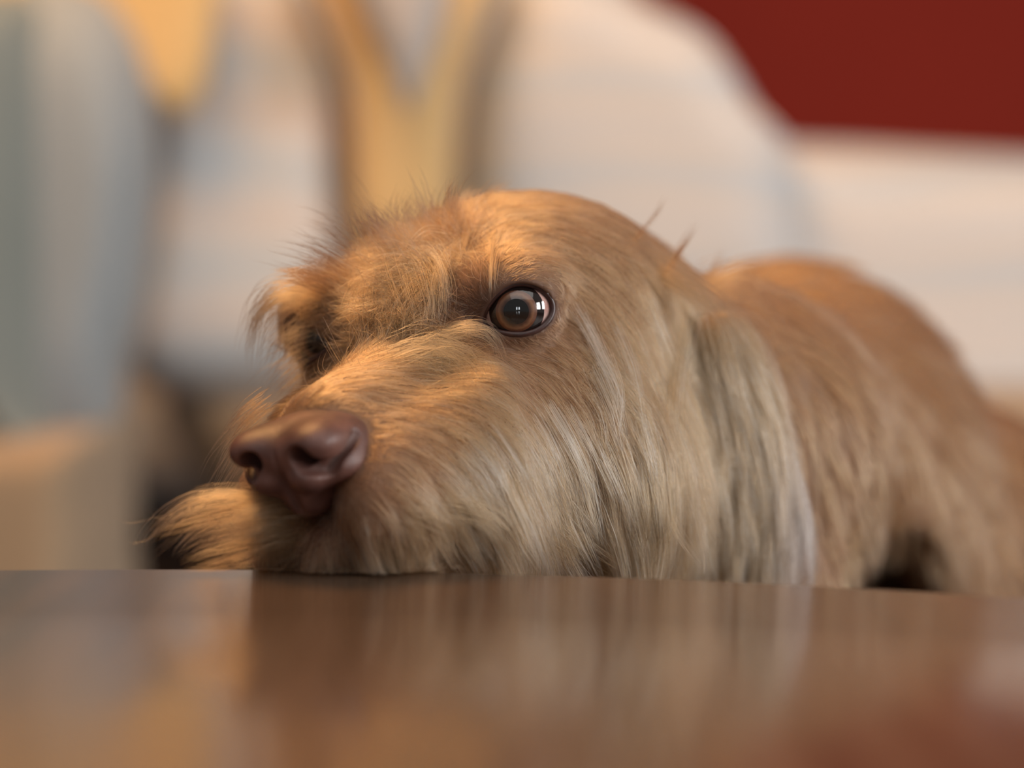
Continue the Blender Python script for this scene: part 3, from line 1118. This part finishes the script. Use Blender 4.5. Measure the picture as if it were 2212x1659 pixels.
def head_layer(name, n, lmul, k, wild, cl_n, cl, rad, seed, pale_fn=None, liftmul=1.0, lmin=2.0, wfn=face_w, dim=1.0, **kw):
    p, nn = scatter(SV, SKN, SQ, n, wfn)
    q = to_head(p).astype(np.float32)
    nh = (nn @ HR.T).astype(np.float32)
    _, Ln, Lf = field(q)
    lg = lid_gap(q)
    ng = nose_gap(q)
    near = np.clip(np.minimum((lg + 1.0) / 8.0, (ng + 1.5) / 9.0), 0.22, 1.0)
    ln = np.maximum(Ln * lmul * near * rng.uniform(0.65, 1.2, n), lmin)
    path = grow(q, nh, ln, Lf * liftmul * rng.uniform(0.6, 1.4, n), k, wild, cl_n, cl, seed=seed, **kw)
    pale = pale_fn(q) if pale_fn else 0.0
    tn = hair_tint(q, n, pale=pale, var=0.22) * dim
    return finish(name, path, tn, np.full(n, rad) * rng.uniform(0.75, 1.2, n), dog)


def pale_cheek(q):
    m = q.copy()
    m[:, 1] = np.abs(m[:, 1])
    return 0.5 * np.clip(gauss(m, (-5, 45, -42), 24) + gauss(m, (30, 30, -48), 16), 0, 1)


head_layer('undercoat', 70000, 0.62, 6, 0.35, 9000, 0.35, 0.050, 3, liftmul=1.15, dim=0.58)  # darkened colour stands for the shade in the gaps between locks
head_layer('topcoat', 48000, 1.05, 8, 0.30, 2200, 0.80, 0.050, 4, pale_fn=lambda q: 0.04 + pale_cheek(q) * 0.15, gravity=0.05)


def long_w(p, nn):
    q = to_head(p)
    _, Ln, _ = field(q.astype(np.float32))
    return face_w(p, nn) * np.clip((Ln - 12) / 8, 0, 1) * (lid_gap(q) > 5)




def brow_w(p, nn):
    q = to_head(p)
    m = q * np.array([1, 1, 1.0])
    g_ = gauss(m, (4, 0, 12), 13) + 0.7 * gauss(m, (-5, -29, 18), 9) + 0.12 * gauss(m, (-6, 16, 17), 7)
    return g_ * (lid_gap(q) > np.where(q[:, 1] < 0, 6.0, 2.5))


def lip_w(p, nn):
    q = to_head(p)
    return face_w(p, nn) * ((q[:, 2] < -38) & (q[:, 0] > 8)) * np.clip((-34 - q[:, 2]) / 8, 0, 1)


head_layer('brow_hair', 5200, 1.25, 11, 0.85, 420, 0.7, 0.05, 15, pale_fn=lambda q: 0.15, liftmul=1.25, wfn=brow_w, follow=0.12, lmin=9)
head_layer('lip_hair', 9000, 1.0, 9, 0.32, 420, 0.8, 0.05, 16, pale_fn=lambda q: 0.15, liftmul=1.1, wfn=lip_w, gravity=0.35)
head_layer('guard_hair', 14000, 1.55, 11, 0.34, 560, 0.92, 0.058, 5, pale_fn=lambda q: 0.08 + pale_cheek(q) * 0.55, liftmul=1.2, wfn=long_w, gravity=0.12)

# ---- body coat


def body_w(p, nn):
    q = to_head(p)
    v = unit(CAMP - p)
    fac = (nn * v).sum(1)
    return np.where(fac > -0.3, 1.0, 0.1) * (q[:, 0] <= -80) * (p[:, 1] < 1.3)


pB, nB = scatter(SV, SKN, SQ, 16000, body_w)
qB = to_head(pB).astype(np.float32)
nBh = (nB @ HR.T).astype(np.float32)
_, LnB, LfB = field(qB)
pathB = grow(qB, nBh, LnB * rng.uniform(0.7, 1.2, len(qB)), LfB * 1.3, 6, 0.4, 900, 0.75, seed=9, gravity=0.05)
cB = hair_tint(qB, len(qB), 0.2)
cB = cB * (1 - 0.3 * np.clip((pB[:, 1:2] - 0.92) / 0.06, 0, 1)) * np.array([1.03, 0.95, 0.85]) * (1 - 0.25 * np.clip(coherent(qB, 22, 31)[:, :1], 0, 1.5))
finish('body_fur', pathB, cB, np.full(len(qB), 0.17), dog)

# ---- ear coat
ear_g = [(1530, 690, .25, 1), (1580, 700, .5, .85), (1500, 760, .1, 1), (1560, 820, .3, 1), (1620, 850, .3, 1), (1500, 900, .35, .95),
         (1580, 960, .35, 1), (1660, 1000, .15, 1), (1520, 1050, .1, 1), (1600, 1080, -.1, 1), (1680, 1120, .05, 1), (1640, 1180, 0, 1), (1540, 1150, -.3, 1)]
egp = np.stack([to_head(P(a, b, .80)[None])[0] for a, b, _, _ in ear_g]).astype(np.float32)
egd = np.stack([HR @ np.array([c, 0, -d]) for _, _, c, d in ear_g]).astype(np.float32)


def ear_flow(q):
    d2 = ((q[:, None] - egp[None]) ** 2).sum(-1)
    wt = np.exp(-d2 / (2 * 13.0 ** 2)) + 1e-8
    return (wt / wt.sum(1, keepdims=True)) @ egd, None, None


def ear_layer(name, n, lmin, lmax, cl_n, cl, rad, seed, pale):
    p, nn = scatter(XW, unit(XN), XQ, n, lambda p, m: np.where((m * unit(CAMP - p)).sum(1) > -0.4, 1.0, 0.3))
    q = to_head(p).astype(np.float32)
    nh = (nn @ HR.T).astype(np.float32)
    path = grow(q, nh, rng.uniform(lmin, lmax, n), np.radians(rng.uniform(4, 16, n)), 9, 0.22, cl_n, cl, seed=seed, flow=ear_flow, skin=None, gravity=0.08)
    t_ = np.clip(to_ear(p)[:, 2] / E_LEN, 0, 1)
    wv = np.clip(to_ear(p)[:, 0] / 18, -1, 1)
    c = np.tile(TAN * np.array([0.95, 0.95, 0.95]), (n, 1))
    g2 = np.clip(wv * 1.3, 0, 1)[:, None] * np.clip(t_ * 1.8 - 0.5, 0, 1)[:, None]
    c = c * (1 - g2) + np.array([0.24, 0.165, 0.14]) * g2
    c = c * np.exp(rng.normal(0, 0.18, (n, 1)))
    pk = (rng.random(n) < pale)[:, None]
    c = np.where(pk, np.array([0.60, 0.48, 0.39]), c)
    return finish(name, path, c, np.full(n, rad), ear)


ear_layer('ear_fur', 22000, 10, 20, 1200, 0.5, 0.055, 21, 0.06)
ear_layer('ear_feathering', 5000, 22, 38, 160, 0.9, 0.060, 22, 0.3)

# ---- separate locks read off the photo: points are (px, py, mm off the skin)


def lock_set(name, locks):
    P_, C_, R_ = [], [], []
    K = 12
    for (pts, n, spread, tipc, col, rad) in locks:
        d_prev = None
        ctr = []
        for (a, b, off) in pts:
            hd = hit(a, b, 0.64, 0.9)
            if hd is None or (d_prev is not None and hd - d_prev > 0.03):
                hd = d_prev if d_prev is not None else 0.76
                dd = hd - off / 1000.0
            else:
                dd = hd - off / 1000.0
                d_prev = hd - 0.0
            ctr.append(to_head(P(a, b, dd)[None])[0])
        ctr = np.array(ctr)
        # smooth sudden jumps in depth
        path = catmull(ctr, K)
        offs = rng.normal(0, 1, (n, 3)) * spread
        t = np.linspace(0, 1, K)[None, :, None]
        amt = (1 - t) * 1.0 + t * tipc
        wav = rng.normal(0, 1, (n, 1, 3)) * np.sin(t * rng.uniform(2, 5, (n, 1, 1)) + rng.uniform(0, 6, (n, 1, 1))) * spread * 0.35
        s = path[None] + offs[:, None] * amt + wav * t
        cut = rng.uniform(0.5, 1.0, n)
        tt = np.linspace(0, 1, K)[None] * cut[:, None] * (K - 1)
        i0 = np.clip(tt.astype(int), 0, K - 2)
        fr = (tt - i0)[..., None]
        ar = np.arange(n)[:, None]
        s = s[ar, i0] * (1 - fr) + s[ar, i0 + 1] * fr
        P_.append(s)
        C_.append(np.asarray(col) * np.exp(rng.normal(0, 0.15, (n, 1))))
        R_.append(np.full(n, rad) * rng.uniform(0.7, 1.2, n))
    return finish(name, np.concatenate(P_).astype(np.float32), np.concatenate(C_), np.concatenate(R_), dog)


T1, T2, T3, T4 = (0.38, 0.20, 0.096), (0.18, 0.085, 0.042), (0.62, 0.455, 0.335), (0.08, 0.035, 0.02)
T5 = (0.27, 0.135, 0.062)
lock_set('brow_tuft', [
    ([(830, 545, 3), (800, 480, 7), (765, 425, 9)], 30, 2.2, 1.3, T2, 0.065),
    ([(870, 530, 3), (850, 460, 7), (865, 405, 9)], 30, 2.2, 1.3, T2, 0.065),
    ([(930, 510, 3), (910, 440, 7), (890, 392, 9)], 22, 2.0, 1.3, T2, 0.06),
    ([(960, 500, 3), (968, 430, 7), (1000, 380, 9)], 22, 2.0, 1.3, T2, 0.06),
    ([(790, 580, 3), (720, 500, 7), (650, 480, 9)], 26, 2.2, 1.4, T2, 0.06),
    ([(760, 600, 3), (690, 560, 7), (610, 545, 9)], 26, 2.2, 1.4, T2, 0.06),
    ([(700, 625, 2), (630, 615, 4), (570, 650, 4), (545, 740, 4), (540, 800, 4)], 50, 1.8, 1.2, T1, 0.06),
    ([(860, 560, 3), (845, 500, 8), (810, 470, 9)], 60, 2.6, 1.0, T1, 0.055),
    ([(900, 560, 3), (905, 500, 8), (880, 465, 9)], 60, 2.6, 1.0, T1, 0.055),
    ([(880, 545, 6), (930, 545, 10), (960, 600, 11), (965, 690, 9)], 50, 1.4, 0.8, T3, 0.055),
    ([(840, 580, 6), (870, 560, 10), (905, 590, 11), (925, 680, 9)], 50, 1.6, 0.9, T3, 0.055),
    ([(1000, 520, 3), (960, 560, 9), (940, 640, 9), (945, 720, 7)], 60, 1.4, 0.8, T1, 0.055),
    ([(1075, 515, 1), (1066, 560, 6), (1063, 605, 8), (1061, 650, 8)], 39, 1.0, 0.35, T1, 0.05),
    ([(1018, 480, 2), (1000, 540, 8), (975, 592, 9)], 18, 0.7, 0.4, T1, 0.05),
    ([(840, 560, 2), (806, 500, 6), (792, 448, 8)], 90, 2.5, 0.9, T2, 0.07),
    ([(870, 570, 2), (830, 505, 6), (762, 452, 8)], 90, 2.5, 1.0, T2, 0.07),
    ([(910, 540, 2), (880, 470, 6), (905, 425, 8)], 51, 2.3, 1.2, T1, 0.045),
    ([(985, 480, 2), (975, 425, 6), (983, 385, 8)], 39, 1.4, 1.0, T2, 0.065),
    ([(1035, 450, 2), (1060, 418, 4), (1105, 385, 6)], 51, 1.4, 1.0, T1, 0.045),
    ([(950, 500, 2), (925, 450, 6), (880, 412, 8)], 30, 1.8, 1.2, T1, 0.045),
    ([(780, 600, 2), (700, 548, 6), (632, 520, 8)], 66, 2.5, 1.1, T2, 0.065),
    ([(760, 610, 2), (660, 580, 6), (585, 560, 8)], 39, 2.3, 1.3, T2, 0.065),
    ([(740, 630, 2), (660, 600, 6), (588, 596, 8)], 90, 1.8, 0.7, T2, 0.07),
    ([(700, 640, 2), (610, 640, 4), (555, 690, 4), (535, 775, 4)], 105, 1.8, 0.9, T1, 0.05),
    ([(690, 650, 2), (625, 665, 4), (585, 720, 4), (575, 790, 4)], 60, 2.1, 1.0, T1, 0.05),
    ([(700, 660, 2), (640, 690, 4), (605, 760, 4)], 45, 2.1, 1.0, T1, 0.05),
    ([(900, 560, 3), (935, 590, 9), (945, 660, 9), (930, 720, 7)], 90, 2.5, 0.8, T1, 0.05),
    ([(870, 580, 3), (880, 620, 9), (900, 680, 9), (890, 730, 7)], 75, 3.0, 0.9, T1, 0.05),
    ([(960, 545, 3), (915, 540, 9), (880, 575, 9), (860, 640, 8)], 22, 3.0, 0.9, T3, 0.05),
    ([(820, 600, 3), (800, 640, 8), (790, 700, 8), (800, 750, 6)], 60, 3.0, 1.0, T2, 0.065),
    ([(800, 770, 1), (780, 730, 6), (750, 680, 8)], 18, 3.0, 1.2, T1, 0.045),
    ([(850, 770, 1), (840, 720, 6), (790, 690, 8)], 30, 3.0, 1.2, T1, 0.045),
    ([(760, 790, 1), (735, 740, 6), (715, 690, 7)], 9, 2.5, 1.2, T1, 0.045),
    ([(720, 800, 1), (705, 760, 6), (690, 700, 7)], 5, 2.1, 1.2, T1, 0.04),
    ([(930, 750, 2), (985, 714, 8), (1040, 712, 10), (1074, 742, 9), (1086, 792, 6)], 120, 1.5, 0.7, T1, 0.05),
    ([(900, 770, 2), (960, 745, 8), (1030, 770, 8), (1060, 850, 6)], 105, 2.5, 1.0, T1, 0.05),
    ([(860, 780, 2), (930, 760, 8), (1000, 800, 8), (1040, 890, 6)], 120, 3.0, 1.0, T1, 0.05),
    ([(690, 790, 2), (630, 762, 5), (560, 728, 6)], 9, 0.5, 0.5, T4, 0.07),
])
lock_set('beard', [
    ([(640, 1090, 1), (540, 1072, 5), (450, 1072, 6), (380, 1100, 6), (325, 1150, 6), (300, 1195, 6)], 60, 1.5, 0.5, T1, 0.05),
    ([(630, 1095, 1), (540, 1080, 5), (440, 1090, 4), (370, 1130, 4), (345, 1190, 4)], 45, 1.5, 0.6, T1, 0.05),
    ([(620, 1110, 1), (520, 1100, 8), (430, 1120, 8), (365, 1140, 8), (320, 1150, 8)], 40, 1.5, 0.5, T5, 0.05),
    ([(620, 1125, 1), (520, 1120, 3), (440, 1140, 3), (390, 1180, 3), (375, 1215, 3)], 50, 1.5, 0.6, T1, 0.05),
    ([(620, 1140, 1), (520, 1145, 7), (450, 1165, 7), (400, 1195, 7)], 60, 1.6, 0.7, T5, 0.05),
    ([(620, 1160, 1), (530, 1170, 3), (450, 1190, 3), (385, 1215, 3)], 60, 1.5, 0.6, T1, 0.05),
    ([(630, 1175, 1), (540, 1195, 6), (470, 1215, 6), (400, 1222, 6)], 60, 1.5, 0.6, T5, 0.05),
    ([(640, 1160, 1), (570, 1190, 5), (510, 1222, 5)], 120, 2.8, 1.0, T1, 0.05),
    ([(650, 1130, 1), (580, 1140, 6), (520, 1170, 7), (480, 1215, 6)], 140, 2.8, 1.0, T5, 0.05),
    ([(640, 1110, 1), (570, 1105, 6), (500, 1130, 7), (460, 1180, 6)], 140, 2.6, 1.0, T1, 0.05),
    ([(660, 1150, 1), (630, 1190, 5), (590, 1222, 5)], 90, 3.2, 1.0, T5, 0.05),
    ([(560, 1100, 3), (430, 1085, 5), (340, 1150, 6), (290, 1160, 6)], 6, 1.5, 1.5, T1, 0.045),
    ([(560, 1120, 3), (430, 1120, 5), (350, 1140, 6), (320, 1110, 6)], 5, 1.5, 1.8, T1, 0.04),
    ([(560, 1120, 3), (430, 1140, 5), (360, 1180, 6), (325, 1212, 6)], 8, 1.5, 1.5, T1, 0.045),
    ([(570, 870, 1), (515, 915, 3), (465, 1000, 3)], 60, 1.8, 1.0, T2, 0.06),
    ([(560, 900, 1), (500, 960, 3), (455, 1050, 3)], 60, 2.0, 1.0, T1, 0.05),
    ([(560, 940, 1), (510, 1000, 3), (470, 1070, 3)], 60, 2.2, 1.0, T5, 0.05),
    ([(570, 980, 1), (530, 1030, 3), (490, 1085, 3)], 60, 2.2, 1.0, T1, 0.05),
    ([(690, 750, 1), (625, 785, 5), (572, 845, 5)], 90, 2.4, 1.0, T1, 0.05),
    ([(670, 715, 1), (610, 735, 5), (575, 800, 5)], 60, 2.4, 1.0, T1, 0.05),
    ([(700, 780, 1), (640, 825, 5), (590, 872, 5)], 90, 2.4, 1.0, T1, 0.05),
    ([(680, 680, 1), (640, 720, 5), (620, 790, 5)], 60, 2.4, 1.0, T5, 0.05),
])
lock_set('cheek_locks', [
    ([(1150, 900, 3), (1200, 990, 7), (1235, 1090, 8)], 26, 1.6, 0.7, T3, 0.055),
    ([(1330, 700, 3), (1365, 780, 6), (1385, 870, 7), (1395, 960, 7)], 30, 1.6, 0.7, T3, 0.055),
    ([(1290, 800, 3), (1330, 900, 6), (1350, 1000, 7)], 30, 1.8, 0.8, T3, 0.055),
    ([(1300, 980, 3), (1340, 1070, 7), (1360, 1150, 7)], 30, 1.8, 0.8, T3, 0.055),
    ([(1380, 900, 3), (1405, 1000, 7), (1415, 1090, 7)], 30, 1.8, 0.8, T3, 0.055),
    ([(1060, 930, 3), (1120, 1020, 8), (1160, 1120, 8)], 26, 1.6, 0.7, T3, 0.055),
    ([(1100, 900, 3), (1160, 1000, 8), (1210, 1100, 8)], 26, 1.6, 0.7, T3, 0.055),
    ([(960, 1000, 3), (1020, 1060, 8), (1060, 1150, 8)], 30, 2.0, 0.8, T3, 0.055),
    ([(900, 1060, 3), (950, 1110, 8), (980, 1190, 8)], 24, 2.0, 0.8, T3, 0.06),
    ([(1220, 1080, 3), (1280, 1150, 7), (1330, 1220, 6)], 30, 2.0, 0.9, T3, 0.055),
    ([(1560, 740, 9), (1590, 830, 10), (1600, 930, 10), (1590, 1010, 10)], 40, 1.4, 0.7, T3, 0.06),
    ([(1480, 800, 6), (1530, 900, 9), (1590, 1010, 10)], 36, 1.2, 0.8, T1, 0.065),
    ([(1475, 840, 6), (1520, 950, 9), (1580, 1060, 10)], 30, 1.2, 0.8, T1, 0.065),
    ([(1600, 1040, 8), (1590, 1140, 9), (1570, 1250, 9)], 50, 2.0, 1.0, T3, 0.055),
    ([(1640, 1040, 8), (1635, 1140, 9), (1610, 1255, 9)], 50, 2.0, 1.0, T3, 0.055),
    ([(1262, 690, 2), (1300, 770, 5), (1335, 840, 7), (1352, 905, 7)], 33, 1.2, 0.5, T3, 0.06),
    ([(1240, 660, 2), (1290, 740, 5), (1325, 810, 7)], 24, 1.2, 0.5, T3, 0.06),
    ([(1310, 760, 2), (1340, 850, 7), (1335, 940, 7)], 16, 1.2, 0.6, T3, 0.06),
    ([(1395, 650, 2), (1425, 720, 5), (1450, 780, 7), (1465, 840, 7)], 40, 1.7, 0.6, T3, 0.06),
    ([(1492, 680, 3), (1480, 760, 8), (1462, 850, 10), (1452, 960, 10)], 73, 2.0, 0.8, T3, 0.06),
    ([(1470, 700, 3), (1455, 800, 8), (1448, 900, 10), (1455, 1000, 10)], 80, 1.6, 0.9, T1, 0.055),
    ([(1180, 880, 2), (1230, 960, 7), (1270, 1040, 7), (1290, 1080, 7)], 40, 1.4, 0.6, T3, 0.06),
    ([(1225, 880, 2), (1265, 950, 7), (1300, 1020, 7)], 24, 1.2, 0.6, T3, 0.06),
    ([(1040, 950, 2), (1085, 1020, 7), (1105, 1110, 7)], 33, 1.5, 0.7, T3, 0.06),
    ([(1000, 970, 2), (1060, 1040, 7), (1100, 1130, 7)], 49, 2.4, 0.8, T3, 0.06),
    ([(1120, 950, 2), (1142, 1010, 7), (1150, 1080, 7)], 24, 1.5, 0.7, T3, 0.06),
    ([(1160, 980, 2), (1190, 1060, 7), (1230, 1130, 7)], 33, 1.5, 0.7, T3, 0.06),
    ([(1110, 1100, 2), (1180, 1170, 7), (1260, 1215, 7), (1320, 1238, 5)], 110, 2.0, 1.0, T1, 0.055),
    ([(1200, 1130, 2), (1280, 1190, 7), (1360, 1238, 5)], 90, 2.0, 1.0, T1, 0.055),
    ([(1450, 960, 3), (1462, 1070, 8), (1440, 1170, 10), (1392, 1245, 8)], 160, 1.8, 0.7, T1, 0.055),
    ([(1420, 1000, 3), (1430, 1100, 8), (1420, 1180, 10), (1370, 1240, 8)], 130, 2.0, 0.9, T1, 0.055),
    ([(1380, 1020, 2), (1390, 1120, 7), (1360, 1238, 7)], 110, 2.0, 1.0, T1, 0.055),
    ([(1440, 1080, 5), (1470, 1160, 10), (1530, 1240, 10)], 30, 0.9, 0.8, T1, 0.055),
    ([(960, 1080, 2), (1040, 1100, 8), (1090, 1150, 10), (1110, 1215, 7)], 120, 2.6, 0.9, T1, 0.05),
    ([(880, 1090, 2), (960, 1130, 8), (1010, 1200, 8)], 90, 2.6, 0.9, T1, 0.05),
    ([(1440, 610, 2), (1500, 660, 10), (1545, 740, 14), (1570, 850, 14)], 120, 2.4, 0.9, T1, 0.055),
    ([(1460, 640, 2), (1500, 700, 10), (1520, 800, 14), (1540, 900, 14)], 110, 2.4, 0.9, T1, 0.055),
    ([(1420, 580, 2), (1500, 630, 10), (1580, 700, 14), (1620, 820, 14)], 110, 2.4, 0.9, T1, 0.055),
    ([(1600, 960, 10), (1590, 1050, 14), (1545, 1130, 15), (1478, 1195, 14)], 130, 1.6, 0.8, T5, 0.06),
    ([(1500, 640, 0), (1550, 605, 5), (1610, 590, 7), (1660, 600, 7)], 90, 3.0, 1.2, T1, 0.06),
    ([(1520, 620, 0), (1545, 575, 5), (1560, 540, 7)], 26, 1.2, 1.0, T1, 0.06),
    ([(1430, 600, 0), (1475, 530, 7), (1512, 472, 10)], 26, 0.7, 0.9, T2, 0.05),
    ([(1370, 520, 0), (1420, 460, 7), (1440, 420, 10)], 10, 0.6, 1.0, T2, 0.045),
])
print('done')
